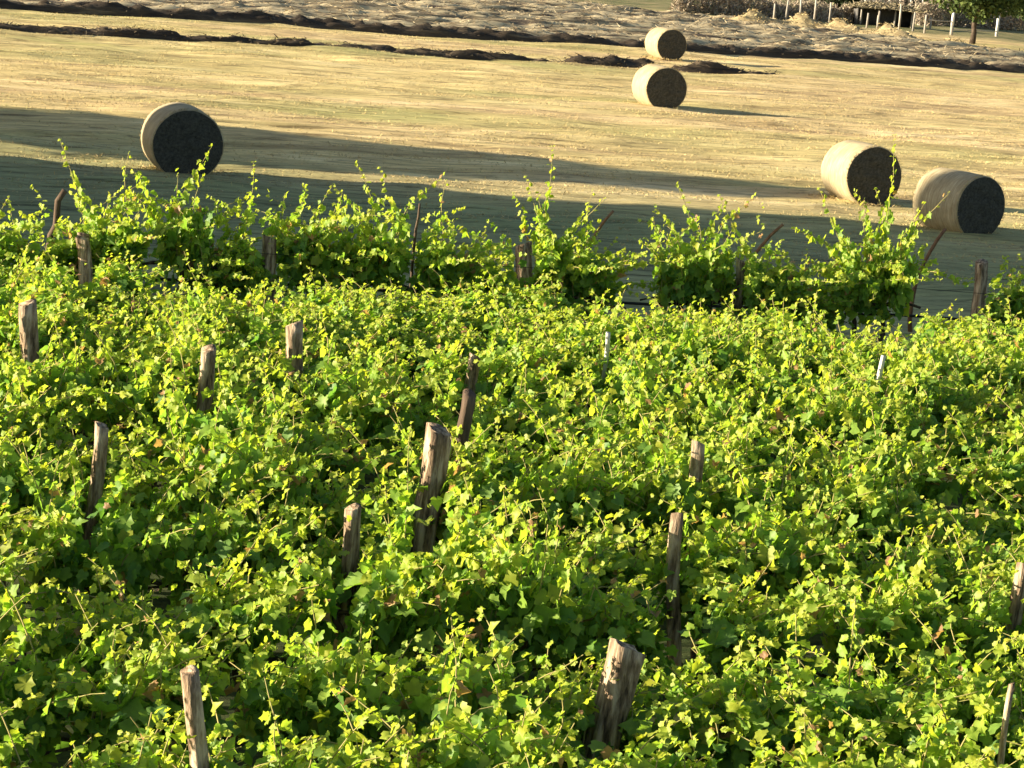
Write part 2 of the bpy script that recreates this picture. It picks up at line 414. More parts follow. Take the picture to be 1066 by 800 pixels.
def bale(px, py, D, yaw, W, label, seed):
    """py = lowest point of the near end; yaw = degrees the axis turns left going away"""
    R0 = D / 2
    p = at(px, py)
    root = thing('hay_bale', label, 'hay bale', (p.x, p.y, 0), R(yaw), 'round hay bales on the mown field')
    nt_, ns = 72, 14
    th = np.arange(nt_) / nt_ * 2 * math.pi
    yy = np.array([0, .012, .04] + list(np.linspace(.1, W - .1, ns - 6)) + [W - .04, W - .012, W])
    rr = R0 * np.array([.965, .985, .997] + [1 + .012 * math.sin(j / (ns - 7) * math.pi) for j in range(ns - 6)] + [.997, .985, .965])
    TH, YY = np.meshgrid(th, yy, indexing='ij'); RR = np.broadcast_to(rr, TH.shape) * (1 + .012 * noise(np.cos(TH) * 2.5 + seed, np.sin(TH) * 2.5 + YY * 2, seed) + .006 * noise(np.cos(TH) * 8, YY * 5 + np.sin(TH) * 8, seed + 3))
    sq = .05 * D
    Xc = RR * np.cos(TH) * 1.012; Zc = RR * np.sin(TH) + R0 - sq
    Zc = np.where(Zc < .03, .0 + Zc * .15 - .01, Zc)
    V = np.stack([Xc, YY, Zc], -1).reshape(-1, 3); m = len(yy)
    F = [(i * m + j, ((i + 1) % nt_) * m + j, ((i + 1) % nt_) * m + j + 1, i * m + j + 1) for i in range(nt_) for j in range(m - 1)]
    link('net_wrap', mesh('net_wrap', V, F, M_wrap, True), root)
    for e in (0, 1):
        ring = np.stack([Xc[:, -e], YY[:, -e], Zc[:, -e]], -1); ctr = ring.mean(0)
        K = 14; VV = [ctr + np.array((0, (1 if e else -1) * .02, 0))]; 
        for a in range(1, K + 1):
            q = a / K
            dd = (.008 * math.sin(q * 40) * (1 - q) + .03 * (1 - q) + .02 * noise(np.cos(th) * q * 6 + seed, np.sin(th) * q * 6, seed + e)) if a < K else 0
            pt = ctr + (ring - ctr) * q; pt[:, 1] += (1 if e else -1) * dd; VV += list(pt)
        FF = []
        for a in range(K - 1):
            for b in range(nt_):
                i0 = 1 + a * nt_; FF.append((i0 + b, i0 + nt_ + b, i0 + nt_ + (b + 1) % nt_, i0 + (b + 1) % nt_))
        for b in range(0, nt_, 2): FF.append((0, 1 + b, 1 + (b + 1) % nt_, 1 + (b + 2) % nt_))
        VV = np.array(VV)
        # stray stalks on the end and round its rim
        nb = 140; q = rng.uniform(.2, 1.0, nb); ii = rng.integers(0, nt_, nb)
        PP = ctr + (ring[ii] - ctr) * q[:, None]; PP[:, 1] += (1 if e else -1) * .015
        V2, F2 = blades(nb, PP, .06, .006, 1.0)
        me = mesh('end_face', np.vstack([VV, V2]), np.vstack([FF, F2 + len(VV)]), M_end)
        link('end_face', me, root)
    n2 = 700; tt = rng.uniform(0, 2 * math.pi, n2); e2 = rng.integers(0, 2, n2)
    PP = np.stack([R0 * np.cos(tt), np.where(e2 == 0, rng.uniform(-.01, .05, n2), W - rng.uniform(-.01, .05, n2)), np.maximum(R0 * np.sin(tt) + R0 - sq, .0)], -1)
    V2, F2 = blades(n2, PP, .05, .005, .9)
    n3 = 900; PB = np.stack([rng.normal(0, R0 * .55, n3), rng.uniform(-.25, W + .25, n3), np.zeros(n3)], -1); V3, F3 = blades(n3, PB, .12, .008, .45)
    link('loose_straw', mesh('loose_straw', np.vstack([V2, V3]), np.vstack([F2, F3 + len(V2)]), M_stub), root)
    return root
bale(193.5, 185.5, 1.48, 17, 1.6, 'round bale at the left on the shaded strip, rim lit yellow', 1)
bale(907, 213, 1.42, 20, 1.4, 'round bale in full sun at the right, left of the grey sided one', 2)
bale(1018, 247, 1.38, 34, 1.42, 'nearest round bale at the right edge with grey shaded side', 3)
bale(692, 113.5, 1.4, 18, 1.4, 'front bale of the central pair with cream side and long shadow', 4)
bale(698, 62.5, 1.38, 20, 1.45, 'farthest round bale, behind the central one at the hay band', 5)

# ------------------------------------------------------------------ vines
def leaf_template():
    half = [(.10, -.10), (.30, -.12), (.45, .12), (.36, .28), (.50, .50), (.30, .64), (.16, .80)]
    out = [(0, .02)] + half + [(0, 1.05)] + [(-x, y) for x, y in half[::-1]]
    pts = [(0, .36)] + out
    V = np.array([(x, y, 0) for x, y in pts], float)
    V[:, 2] = -.22 * V[:, 0] ** 2 * 2 - .25 * np.clip(V[:, 1] - .4, 0, 1) ** 2 + .10 * np.abs(V[:, 0])
    n = len(out)
    F = np.array([(0, 1 + i, 1 + (i + 1) % n, 1 + (i + 2) % n) for i in range(0, n, 2)])
    return V, F
LV, LF = leaf_template()
def rand_unit(n): v = rng.normal(0, 1, (n, 3)); return v / np.linalg.norm(v, axis=1)[:, None]
def leaves_geom(C, Nrm, Mid, size, age):
    """returns verts (n,k,3)"""
    Nrm = Nrm / (np.linalg.norm(Nrm, axis=1)[:, None] + 1e-9)
    Mid = Mid - Nrm * (Mid * Nrm).sum(1)[:, None]; Mid /= np.linalg.norm(Mid, axis=1)[:, None] + 1e-9
    S = np.cross(Mid, Nrm)
    fold = rng.uniform(-.2, 1.9, len(C))[:, None]
    x = LV[None, :, 0]; y = LV[None, :, 1] - .0; z = LV[None, :, 2] * rng.uniform(.5, 2.2, len(C))[:, None] + fold * np.abs(x) * .5 + rng.normal(0, .07, (len(C), len(LV)))
    V = C[:, None] + size[:, None, None] * (x[..., None] * S[:, None] + y[..., None] * Mid[:, None] + z[..., None] * Nrm[:, None])
    return V
def vine_variant(seed, shoots=34, hmul=1.0, half=.68, depth=.34, z0=.55, fill=150, tall=0, tl=(1.15, 1.5), up_bias=1.0, lmul=1.0):
    global rng
    rng = np.random.default_rng(1000 + seed)
    C = []; Nr = []; Mi = []; Sz = []; Ag = []; stems = MB()
    for k in range(shoots + tall):
        is_t = k >= shoots
        b = np.array((rng.uniform(-half, half), rng.normal(0, .10), z0 + rng.uniform(-.05, .15)))
        side = rng.normal(0, .55)
        L = (rng.uniform(.5, 1.1) if not is_t else rng.uniform(*tl)) * hmul
        d = np.array((rng.normal(0, .3), side * .7, 1.25 * up_bias)); 
        if is_t: d = np.array((rng.normal(0, .12), rng.normal(0, .12), 1.))
        d /= np.linalg.norm(d)
        m = max(5, int(L / .06)); pts = [b]; dd = d.copy()
        curl = rng.normal(0, .06, 3); g = -.03 - .03 * abs(side) if not is_t else -.006
        for j in range(m):
            dd = dd + np.array((curl[0], curl[1], g)) + rng.normal(0, .10 if not is_t else .06, 3); dd /= np.linalg.norm(dd); pts.append(pts[-1] + dd * L / m)
        pts = np.array(pts)
        tube(stems, pts[::2] if len(pts) > 8 else pts, np.linspace(.0075, .0035, len(pts[::2] if len(pts) > 8 else pts)), 4, False)
        for j in range(1, len(pts)):
            q = j / m
            if rng.uniform() < .12: continue
            for rep in range(2 if rng.uniform() < .35 else 1):
                pet = rand_unit(1)[0] * (.07 * (1 - .6 * q)); pet[2] = abs(pet[2]) * .4
                c = pts[j] + pet
                out = np.array((pet[0] * 5 - .55, pet[1] * 7 + np.sign(c[1]) * .25, .5))
                C.append(c); Nr.append(out + rng.normal(0, .55, 3)); mid = pet / .07 * .7 + np.array((0, 0, -.55)) + rng.normal(0, .35, 3)
                if q > .85: mid = dd * .8 + rng.normal(0, .4, 3)
                Mi.append(mid); s = (.136 * (1 - .68 * q ** 2)) * rng.uniform(.75, 1.2); Sz.append(s * lmul)
                Ag.append(np.clip(q ** 1.5 * .62 + rng.normal(0, .08), 0, 1) + (.12 if is_t else 0))
    n = fill
    c = np.stack([rng.uniform(-half, half, n), rng.normal(0, depth, n), z0 + rng.uniform(-.15, .55, n) * hmul], -1)
    for j in range(n):
        C.append(c[j]); Nr.append(np.array((-.6, np.sign(c[j, 1]) * .4, .5)) + rng.normal(0, .5, 3)); Mi.append(np.array((0, 0, -.7)) + rng.normal(0, .5, 3))
        Sz.append(.142 * rng.uniform(.7, 1.2) * lmul); Ag.append(rng.uniform(0, .15))
    C, Nr, Mi, Sz, Ag = (np.array(a) for a in (C, Nr, Mi, Sz, Ag))
    V = leaves_geom(C, Nr, Mi, Sz, Ag)
    return dict(C=C, V=V, age=Ag, stems=(np.vstack(stems.V), np.vstack(stems.F)), sid=np.repeat(np.arange(len(stems.F)), [len(f) for f in stems.F]))
def trunk_mesh(seed, z0=.55):
    mb = MB(); r = np.random.default_rng(seed)
    pts = np.array([(r.normal(0, .02) + .05 * math.sin(3 * t + seed), r.normal(0, .02), t * z0) for t in np.linspace(-.03, 1, 8)])
    tube(mb, pts, np.linspace(.045, .028, 8), 8, True, .004)
    for s in (-1, 1):
        q = np.array([(pts[-1][0] + s * t * .62, pts[-1][1] + r.normal(0, .012), z0 + .05 * math.sin(t * 3) - .01) for t in np.linspace(0, 1, 7)])
        tube(mb, q, np.linspace(.024, .012, 7), 6, True, .003)
    return mesh('trunk', np.vstack(mb.V), np.vstack(mb.F), M_trunk, True)
def leaf_mesh(var, keep=None):
    V = var['V']; age = var['age']
    if keep is not None: V = V[keep]; age = age[keep]
    n, k = V.shape[:2]
    F = (LF[None] + (np.arange(n) * k)[:, None, None]).reshape(-1, 4)
    return mesh('foliage', V.reshape(-1, 3), F, M_leaf, True, np.repeat(age, k))

# ---- posts: (top x, top y, bottom-visible x, y, width px, style, label)
ROW = R(15); tr_ = np.array((math.cos(ROW), math.sin(ROW))); nr_ = np.array((-math.sin(ROW), math.cos(ROW)))
C_LAST = -4 * nr_[0] + 37.5 * nr_[1]; SP = 1.85; NROWS = 14
POSTS = [
 (200, 698, 206, 800, 21, 'wood', 'thin weathered post with a slanted top near the bottom left corner'),
 (650, 672, 626, 795, 36, 'thick', 'thickest grey post at the bottom centre, dark face with one lit edge'),
 (370, 528, 352, 668, 18, 'wood', 'sunlit split brown post left of centre, below the tall thick one'),
 (456, 447, 438, 578, 27, 'thick', 'tall thick post in the middle of the vines with its left edge lit'),
 (104, 443, 90, 575, 15, 'thick', 'tall slim post at the left with a bright lit edge'),
 (705, 535, 701, 688, 18, 'wood', 'reddish brown banded post right of centre among the vines'),
 (725, 461, 724, 502, 18, 'wood', 'short pale post top just above the banded brown post'),
 (219, 363, 209, 432, 19, 'wood', 'leaning grey brown post left of centre in the upper vines'),
 (308, 337, 307, 372, 20, 'pale', 'short blunt pinkish post top poking out of the upper left vines'),
 (493, 370, 483, 440, 14, 'wood', 'narrow post above the tall thick central one, with a dark hollow below'),
 (488, 409, 480, 446, 15, 'dark', 'dark broken post stub just behind the tall thick central one'),
 (31, 315, 30, 378, 20, 'thick', 'dark squat post at the left edge of the upper vines'),
 (632, 346, 627, 404, 7, 'stake', 'very thin white stake standing upright in the upper middle vines'),
 (919, 370, 914, 415, 7, 'stake', 'thin pale stake in the upper right vines'),
 (1064, 588, 1058, 660, 16, 'wood', 'brown post cut by the right frame edge, higher of the two'),
 (1056, 712, 1046, 800, 9, 'stake2', 'slender weathered wooden stake in the bottom right corner'),
 (86, 246, 90, 300, 16, 'wood', 'short post at the left in the last vine row'),
 (279, 247, 280, 282, 15, 'thick', 'dark short post in the last row right of the left bale'),
 (547, 254, 546, 298, 17, 'thick', 'dark blunt post in the last row near the centre'),
 (770, 271, 769, 322, 11, 'pale', 'light brown straight post in the last row, right of centre'),
 (1023, 273, 1018, 330, 14, 'wood', 'grey tapered post in the last row at the right under the nearest bale'),
]
M_style = dict(wood=M_post, thick=M_post, pale=M_post, stake=M_pale, stake2=M_post, dark=M_post2)
post_info = []; post_xy = []
for (tx, ty, bx, by, wpx, st, lab) in POSTS:
    best = None
    for z in np.arange(1.3, 1.75, .05) if ty > 300 else [1.18, 1.22, 1.26, 1.15]:
        p = at(tx, ty, z); c = p.x * nr_[0] + p.y * nr_[1]
        e = abs(((C_LAST - c) / SP) - round((C_LAST - c) / SP))
        if best is None or e < best[0]: best = (e, z, p)
    _, z, p = best
    s = pxm(p); lean = (((tx - bx) / max(by - ty, 20)) - .09); lean = max(-.12, min(.12, lean))
    wid = max(wpx / s, .03); h = z
    if st.startswith('stake'): wid = max(wpx / s * .8, .03)
    mb = MB(); m = 12; n = 16; V = []
    r0 = np.random.default_rng(int(tx) + 5)
    th_ = np.arange(n) / n * 2 * math.pi
    rot = R(24) if st == 'thick' else R(r0.uniform(-15, 40)); sqr = 1 / np.maximum(np.abs(np.cos(th_ - rot)), np.abs(np.sin(th_ - rot)))
    lobes = (sqr - 1) * (.95 if st in ('thick', 'wood') else .4) - .12 + r0.uniform(-.04, .04, n); taper = 1.0 if st == 'thick' else .92
    if st in ('thick', 'wood'): wid *= .88
    for i in range(m):
        t = i / (m - 1); zz = -.05 + (h + .05) * t
        for j in range(n):
            th = j / n * 2 * math.pi
            rr = wid / 2 * (1 + lobes[j] + .05 * math.sin(3 * t + j) + r0.normal(0, .035)) * (1.06 - (1 - taper) * t)
            topz = zz + (wid * .22 * math.cos(th + tx) if i == m - 1 else 0) * (1 if st != 'stake' else .3)
            V.append((lean * zz + .02 * math.sin(5 * t + tx) + rr * math.cos(th), .012 * math.cos(3 * t + ty) + rr * math.sin(th), topz))
    F = [(i * n + j, i * n + (j + 1) % n, (i + 1) * n + (j + 1) % n, (i + 1) * n + j) for i in range(m - 1) for j in range(n)]
    V.append((lean * h, 0, h - .01)); cc = len(V) - 1
    for j in range(0, n, 2): F.append((cc, (m - 1) * n + j, (m - 1) * n + j + 1, (m - 1) * n + (j + 2) % n))
    me = mesh('post', V, F, M_style[st], False)
    nm = 'vineyard_stake' if st.startswith('stake') else 'vineyard_post'
    base = (p.x - lean * h, p.y, 0)
    po = link(nm, me, None, base); post_xy.append((po, tx))
    tag(po, lab, 'vine stake' if st.startswith('stake') else 'vineyard post', 'wooden posts and stakes of the vineyard')
    post_info.append((tx, ty, bx, by, wpx, pxm_depth := FPX / s))

# leaning slender stakes of the last row: (top px, bottom px, z top)
LEAN = [(66, 198, 42, 262, 1.55, .075, M_post2, 'crooked dark branch like stake rising at the left over the shaded strip'),
        (437, 212, 424, 300, 1.75, .03, M_post2, 'dark slanting rod in the last row left of centre'),
        (638, 219, 622, 240, 1.75, .035, M_red, 'slanting brown rod end poking out right of centre in the last row'),
        (815, 234, 790, 258, 1.7, .04, M_red, 'short reddish leaning rod below the sunny right bale'),
        (984, 238, 962, 270, 1.7, .045, M_red, 'leaning brown rod just left of the nearest right bale')]
for (tx, ty, bx, by, z, wd, mt, lab) in LEAN:
    p = at(tx, ty, z); s = pxm(p); post_info.append((tx, ty, bx, by, 6, FPX / s))
    dzp = (by - ty) / s; dx = -(tx - bx) / s + .09 * dzp
    q = np.array((p.x + dx, p.y + .05, z - dzp)); p = np.array(p)
    dirv = (q - p); 
    hx_ = max(-.55, min(.55, dirv[0] / max(.1, -dirv[2]) * z)); tt = np.linspace(0, 1, 10); wd *= 1.4
    sl = dirv[0] / max(.1, -dirv[2])
    pts = np.stack([p[0] + sl * z * (1 - tt) * (.35 + .65 * tt), p[1] + .05 * (1 - tt), z * tt], -1)
    pts += rng.normal(0, .006, (10, 3)); pts[0, 2] = -.03
    if 'crooked' in lab: pts[5:, 0] += np.array((.0, .03, .0, -.02, .03))
    mb = MB(); tube(mb, pts - pts[0] * (1, 1, 0), np.linspace(wd * .6, wd * .42, 10), 8, True, .002)
    o = mb.build('leaning_stake', mt, None, True, (pts[0][0], pts[0][1], 0))
    tag(o, lab, 'leaning stake', 'leaning stakes of the last vine row')

# ---- rows of vines
cullmask_cache = {}
variants = [vine_variant(k, tall=4 + k % 3, tl=(.9, 1.3), up_bias=1.5, half=.40, depth=.26, shoots=28 + (k % 4) * 3, hmul=.96 + .05 * (k % 5)) for k in range(10)]
vmeshes = [leaf_mesh(v) for v in variants]
stem_meshes = [mesh('shoots', v['stems'][0], v['stems'][1], M_shoot, True) for v in variants]
trunks = [trunk_mesh(k) for k in range(4)]
open_vars = [vine_variant(50 + k, shoots=20 + (k % 3) * 3, hmul=1.05, fill=75, tall=8 + (k % 3), tl=(1.1, 1.75), depth=.2, half=.34 + .05 * (k % 3), up_bias=1.8) for k in range(5)]
open_meshes = [leaf_mesh(v) for v in open_vars]
open_stems = [mesh('shoots', v['stems'][0], v['stems'][1], M_shoot, True) for v in open_vars]

def place_vine(x, y, rz, sc, vi, opn, label, group):
    var = (open_vars if opn else variants)[vi]
    root = thing('grapevine', label, 'grapevine', (x, y, 0), rz, group); root.scale = (1, 1, sc)
    c, s = math.cos(rz), math.sin(rz)
    W = np.stack([var['C'][:, 0] * c - var['C'][:, 1] * s + x, var['C'][:, 0] * s + var['C'][:, 1] * c + y, var['C'][:, 2] * sc], -1)
    px, py, dep = proj(W)
    kill = np.zeros(len(W), bool); lucky = np.random.default_rng(int(abs(x * 97 + y * 31))).uniform(0, 1, len(W)) < (.03 if opn else .05)
    for (tx, ty, bx, by, wpx, dd) in post_info:
        t = np.clip((py - ty) / (by - ty), 0, 1); cx = tx + (bx - tx) * t
        lsz = 0.045 * FPX / dep
        kill |= (np.abs(px - cx) < wpx * .5 + lsz) & (py > ty - lsz * 1.2) & (py < by - lsz * .2) & (dep < dd + .15) & (dep > dd - 4.5)
    kill &= ~lucky
    me = (open_meshes if opn else vmeshes)[vi] if not kill.any() else leaf_mesh(var, ~kill)
    link('foliage', me, root)
    sm = (open_stems if opn else stem_meshes)[vi]
    if kill.any():
        SV, SF = var['stems']; Q = SV[SF].mean(1)
        W2 = np.stack([Q[:, 0] * c - Q[:, 1] * s + x, Q[:, 0] * s + Q[:, 1] * c + y, Q[:, 2] * sc], -1); qx, qy, qd = proj(W2)
        k2 = np.zeros(len(SF), bool)
        for (tx, ty, bx, by, wpx, dd) in post_info:
            t = np.clip((qy - ty) / (by - ty), 0, 1); cx = tx + (bx - tx) * t
            k2 |= (np.abs(qx - cx) < wpx * .5 + 3) & (qy > ty - 4) & (qy < by) & (qd < dd + .1) & (qd > dd - 4.5)
        k2 = np.isin(var['sid'], np.unique(var['sid'][k2]))
        SF2 = SF[~k2]; sm = None
        VL = var['V'][~kill]; nl, kk = VL.shape[:2]
        F1 = (LF[None] + (np.arange(nl) * kk)[:, None, None]).reshape(-1, 4)
        me = mesh('foliage', np.vstack([VL.reshape(-1, 3), SV]), np.vstack([F1, SF2 + nl * kk]), M_leaf, True, np.concatenate([np.repeat(var['age'][~kill], kk), np.zeros(len(SV))]))
        me.materials.append(M_shoot); mi = np.zeros(len(F1) + len(SF2), np.int32); mi[len(F1):] = 1; me.polygons.foreach_set('material_index', mi)
        root.children[0].data = me
    if sm: link('shoots', sm, root)
    link('trunk', trunks[vi % 4], root)
    return root
vr = random.Random(5)
GROUP = 'grapevines filling the dense vineyard'
LABEL = 'leafy green grapevine merging with its neighbours in the dense vineyard'
cnt = 0
for k in range(NROWS):
    cc = C_LAST - k * SP
    step = 1.0
    s0 = vr.uniform(0, step)
    for j in range(-14, 22):
        s = j * step + s0 + vr.uniform(-.12, .12)
        x, y = tr_ * s + nr_ * cc
        y += 0
        if y < 8: continue
        if k == 0: continue
        P = np.array([[x, y, 1.1]]); px, py, dep = proj(P)
        mg = 2800 / dep[0] * 1.0
        if px[0] < -mg - 60 or px[0] > 1066 + mg or py[0] > 800 + mg * 1.1: continue
        hs = .98 + .07 * math.sin(s * 1.3 + k * 2) + vr.uniform(-.16, .12)
        if k == 1:
            if any(lo < px[0] < hi for lo, hi in ((175, 300), (590, 690), (700, 800), (850, 985))): continue
            hs *= .72
        if k == 2: hs *= .76
        if k == 3: hs *= .9
        place_vine(x, y + vr.uniform(-.1, .1), ROW + vr.uniform(-.25, .25), hs, vr.randrange(10), False, LABEL, GROUP)
        cnt += 1
placed = [o for o in scene.objects if o.get('label') == LABEL]
FOOT = {650: 'grapevine round the foot of the thickest grey post at the bottom centre', 200: 'grapevine round the thin post near the bottom left corner',
        370: 'grapevine round the sunlit split brown post left of centre', 456: 'grapevine round the tall thick post in the middle',
        104: 'grapevine round the tall slim post with the bright lit edge', 705: 'grapevine round the reddish brown banded post',
        725: 'grapevine round the short pale post top above the banded post', 219: 'grapevine round the leaning grey brown post left of centre',
        308: 'grapevine round the short blunt pinkish post top', 493: 'grapevine round the narrow post above the tall thick one',
        31: 'grapevine round the dark squat post at the left edge', 632: 'grapevine round the very thin white stake',
        919: 'grapevine round the thin pale stake in the upper right', 1064: 'grapevine round the brown post at the right edge',
        1056: 'grapevine round the slender wooden stake in the bottom right corner'}
for (ob, tx) in post_xy:
    if tx not in FOOT or not placed: continue
    v = min(placed, key=lambda o: (o.location.x - ob.location.x) ** 2 + (o.location.y - ob.location.y) ** 2)
    placed.remove(v); v['label'] = FOOT[tx]
# last row: separate bushier / taller vines with gaps; (pixel x of the vine, scale z, variant, label)
LASTV = [(-20, 0.9, 0, 'grapevine at the left end of the last row'), (50, 0.85, 1, 'grapevine around the crooked dark stake in the last row'),
         (112, 1.1, 2, 'tall spindly grapevine left of the left bale'), (192, 1.3, 3, 'tallest bright grapevine shoot rising in front of the left bale'),
         (255, 0.9, 4, 'grapevine arching over the dark gap right of the left bale'), (312, 1.12, 0, 'bushy grapevine beside the dark short post right of the left bale'),
         (385, 1.12, 1, 'grapevine with pointed shoots left of the dark slanting rod'), (440, 1.05, 2, 'grapevine wrapped round the dark slanting rod'),
         (505, 0.78, 3, 'lower grapevine left of the dark blunt central post'), (562, 1.1, 4, 'grapevine behind the dark blunt central post'),
         (612, 0.85, 0, 'grapevine leaning on the brown rod right of centre'), (712, 1.12, 1, 'bushy grapevine below the central pair of bales'), 
         (790, 1.02, 2, 'grapevine round the light brown straight post'), (848, 0.75, 3, 'low grapevine below the gap before the sunny right bale'),
         (918, 1.3, 4, 'large dark grapevine in front of the two right bales'), (1042, 0.85, 0, 'grapevine at the right edge under the nearest bale'),
         (232, .7, 2, 'low grapevine just right of the tallest bright shoots'),
         (348, 1.0, 3, 'pale upright grapevine left of centre over the shaded strip'), (475, .85, 0, 'grapevine right of the dark slanting rod'),
         (590, 1.05, 2, 'grapevine right of the dark blunt central post'),
         (742, 1.12, 3, 'grapevine with tall tips left of the light brown straight post'), (822, .7, 1, 'grapevine below the short reddish leaning rod'),
         (892, 1.1, 2, 'grapevine left of the large one before the right bales'),
         (1085, 0.9, 1, 'grapevine cut by the right frame edge in the last row')]
for (px, hs, vi, lab) in LASTV:
    # intersect pixel column with the row line at cordon height
    best = None
    for py in range(200, 420, 2):
        p = at(px, py, .6); c = p.x * nr_[0] + p.y * nr_[1]
        if best is None or abs(c - C_LAST) < best[0]: best = (abs(c - C_LAST), p)
    p = best[1]
    place_vine(p.x, p.y, ROW + vr.uniform(-.3, .3), hs, vi, True, lab, 'grapevines of the last row before the field')
# irrigation pipe and wire along the last row
a = tr_ * -9.5 + nr_ * (C_LAST - .06); b = tr_ * 20 + nr_ * (C_LAST - .06)
mb = MB(); m = 60
pts = np.array([(a[0] * (1 - t) + b[0] * t, a[1] * (1 - t) + b[1] * t, .57 + .018 * math.sin(t * 60) + .01 * math.sin(t * 171)) for t in np.linspace(0, 1, m)])
tube(mb, pts, .022, 8, True)
tag(mb.build('irrigation_pipe', M_pipe, None, True), 'black irrigation pipe strung low along the last vine row', 'pipe')
mb = MB(); pts2 = pts.copy(); pts2[:, 2] += .42; tube(mb, pts2, .004, 5, True)
tag(mb.build('trellis_wire', M_pipe, None, True), 'thin trellis wire above the black pipe in the last vine row', 'wire')

# ------------------------------------------------------------------ trees and hedge
rng = np.random.default_rng(77)
def mat_crown(name, stops):
    m, nt, b = newmat(name)
    g = N(nt, 'ShaderNodeNewGeometry'); c = ramp(nt, g.outputs['Random Per Island'], stops); nt.links.new(c, b.inputs['Base Color'])
    tr = N(nt, 'ShaderNodeBsdfTranslucent'); nt.links.new(c, tr.inputs[0]); ms = N(nt, 'ShaderNodeMixShader'); ms.inputs[0].default_value = .25
    nt.links.new(b.outputs[0], ms.inputs[1]); nt.links.new(tr.outputs[0], ms.inputs[2]); nt.links.new(ms.outputs[0], nt.nodes['Material Output'].inputs[0])
    return m
M_crown = mat_crown('tree_leaves', [(0, (.035, .06, .02)), (.6, (.08, .12, .035)), (1, (.14, .18, .05))])
M_dark = mat_crown('dark_evergreen_leaves', [(0, (.015, .025, .012)), (1, (.05, .07, .03))])
M_brush = mat_crown('dry_brush', [(0, (.20, .16, .12)), (.5, (.38, .31, .23)), (.85, (.50, .43, .32)), (1, (.26, .28, .14))])
def tree(name, x, y, trunk_h, r, ch, label, mat, n=6000, ls=.16, group=None, tr=.14, clumps=26, cat='tree'):
    root = thing(name, label, cat, (x, y, 0), 0, group)
    mb = MB(); tube(mb, [(0, 0, -.1), (.03, 0, trunk_h * .5), (-.03, .04, trunk_h), (0, 0, trunk_h + ch * .5)], [tr * 1.25, tr, tr * .85, tr * .3], 10, True, .01)
    for k in range(9):
        a = rng.uniform(0, 6.28); e = rng.uniform(.5, .95); z = trunk_h * rng.uniform(.9, 1.3); L = r * rng.uniform(.5, .85)
        tube(mb, [(0, 0, z), (math.cos(a) * L * .5, math.sin(a) * L * .5, z + L * .35 * e), (math.cos(a) * L, math.sin(a) * L, z + L * .8 * e)], [tr * .5, tr * .3, tr * .1], 6, True)
    mb.build('trunk', M_trunk, root, True)
    cl = rand_unit(clumps) * rng.uniform(.35, .85, clumps)[:, None] * np.array((r, r, ch / 2)) + np.array((0, 0, trunk_h + ch / 2))
    ci = rng.integers(0, clumps, n); P = cl[ci] + rand_unit(n) * (rng.uniform(.3, 1, n) ** .5)[:, None] * r * .34
    V, F = blades(n, P, ls, ls * .42, 1.0)
    link('crown', mesh('crown', V, F, mat), root)
    return root
p = at(1012, 46); tree('field_tree', p.x, p.y, 1.35, 3.7, 4.8, 'small green tree with bare trunk at the top right corner', M_crown, 14000, .22, tr=.17)
p = at(1078, 40); tree('field_tree', p.x + .5, p.y + 5, 1.2, 3.0, 4.6, 'green tree whose crown enters at the top right frame edge', M_crown, 8000, .24, tr=.16)
p = at(890, 24); tree('evergreen_tree', p.x, p.y + 12, .3, 2.4, 4.5, 'dark evergreen tree behind the low shed at the top edge', M_dark, 9000, .26)
p = at(972, 22); tree('evergreen_tree', p.x, p.y + 18, .9, 2.8, 5, 'green bushy tree right behind the white posts at the top edge', M_crown, 9000, .26)
# shading tree and barn left of the frame
tree('oak_tree', -40, 58.15, 2.0, 4.3, 9.7, 'broad oak left of the field casting the upper shadow', M_crown, 22000, .34, tr=.35, clumps=60)

def brush(x0, y0, x1, y1, h, dep, label, n=16000):
    t = rng.uniform(0, 1, n); u = rng.normal(0, dep, n)
    L = math.hypot(x1 - x0, y1 - y0)
    hh = h * (1 + .35 * noise(t * L * .45, 0 * t, 8) + .2 * noise(t * L * 1.7, 0 * t, 9))
    z = rng.uniform(0, 1, n) ** .8 * hh * np.exp(-(u / dep) ** 2 * .35)
    X = (x1 - x0) * t; Y = (y1 - y0) * t + u
    V, F = blades(n, np.stack([X, Y, z - .1], -1), .40, .05, .8)
    o = link('hedge', mesh('hedge', V, F, M_brush), None, (x0, y0, 0)); return tag(o, label, 'hedge')
a = at(700, 13); b = at(905, 25)
brush(a.x, a.y, b.x, b.y, 1.1, .7, 'dry brown hedge behind the bare wooden posts', 6500)
a = at(950, 25); b = at(1100, 33)
brush(a.x, a.y, b.x, b.y, 1.6, .8, 'brown hedge behind the white topped posts at the right', 6000)
brush(-10, 206, 46, 212, 3.4, 1.5, 'tall scrub hedge closing the far end of the farm', 7000)

# ------------------------------------------------------------------ fences, shed, barn
def fpost(px, py, h, wd, label, mat=M_post, grp='bare fence posts at the end of the field', name='fence_post', white=False):
    p = at(px, py); mb = MB()
    tube(mb, [(0, 0, -.1), (.01, 0, h * .5), (rng.normal(0, .03), 0, h)], [wd, wd * .95, wd * .85], 8, True, .004)
    o = mb.build(name, mat, None, True, (p.x, p.y, 0)); return tag(o, label, 'fence post', grp)
LB = ['first bare post left of the pale straw heaps', 'second bare post from the left behind the straw', 'third bare post behind the wide straw heap', 'tall bare post, fourth behind the straw heaps', 'last bare post of the row left of the shed']
M_fp = mat_noise('grey_fence_wood', [(.3, (.26, .23, .19)), (.7, (.48, .44, .38))], 8, (1, 1, .2), .004)
for (px, py, h), lb in zip([(805, 23, 1.15), (818, 22, 1.5), (832, 23, 1.6), (847, 26, 1.7), (863, 25, 1.4)], LB): fpost(px, py, h, .07, lb, M_fp)
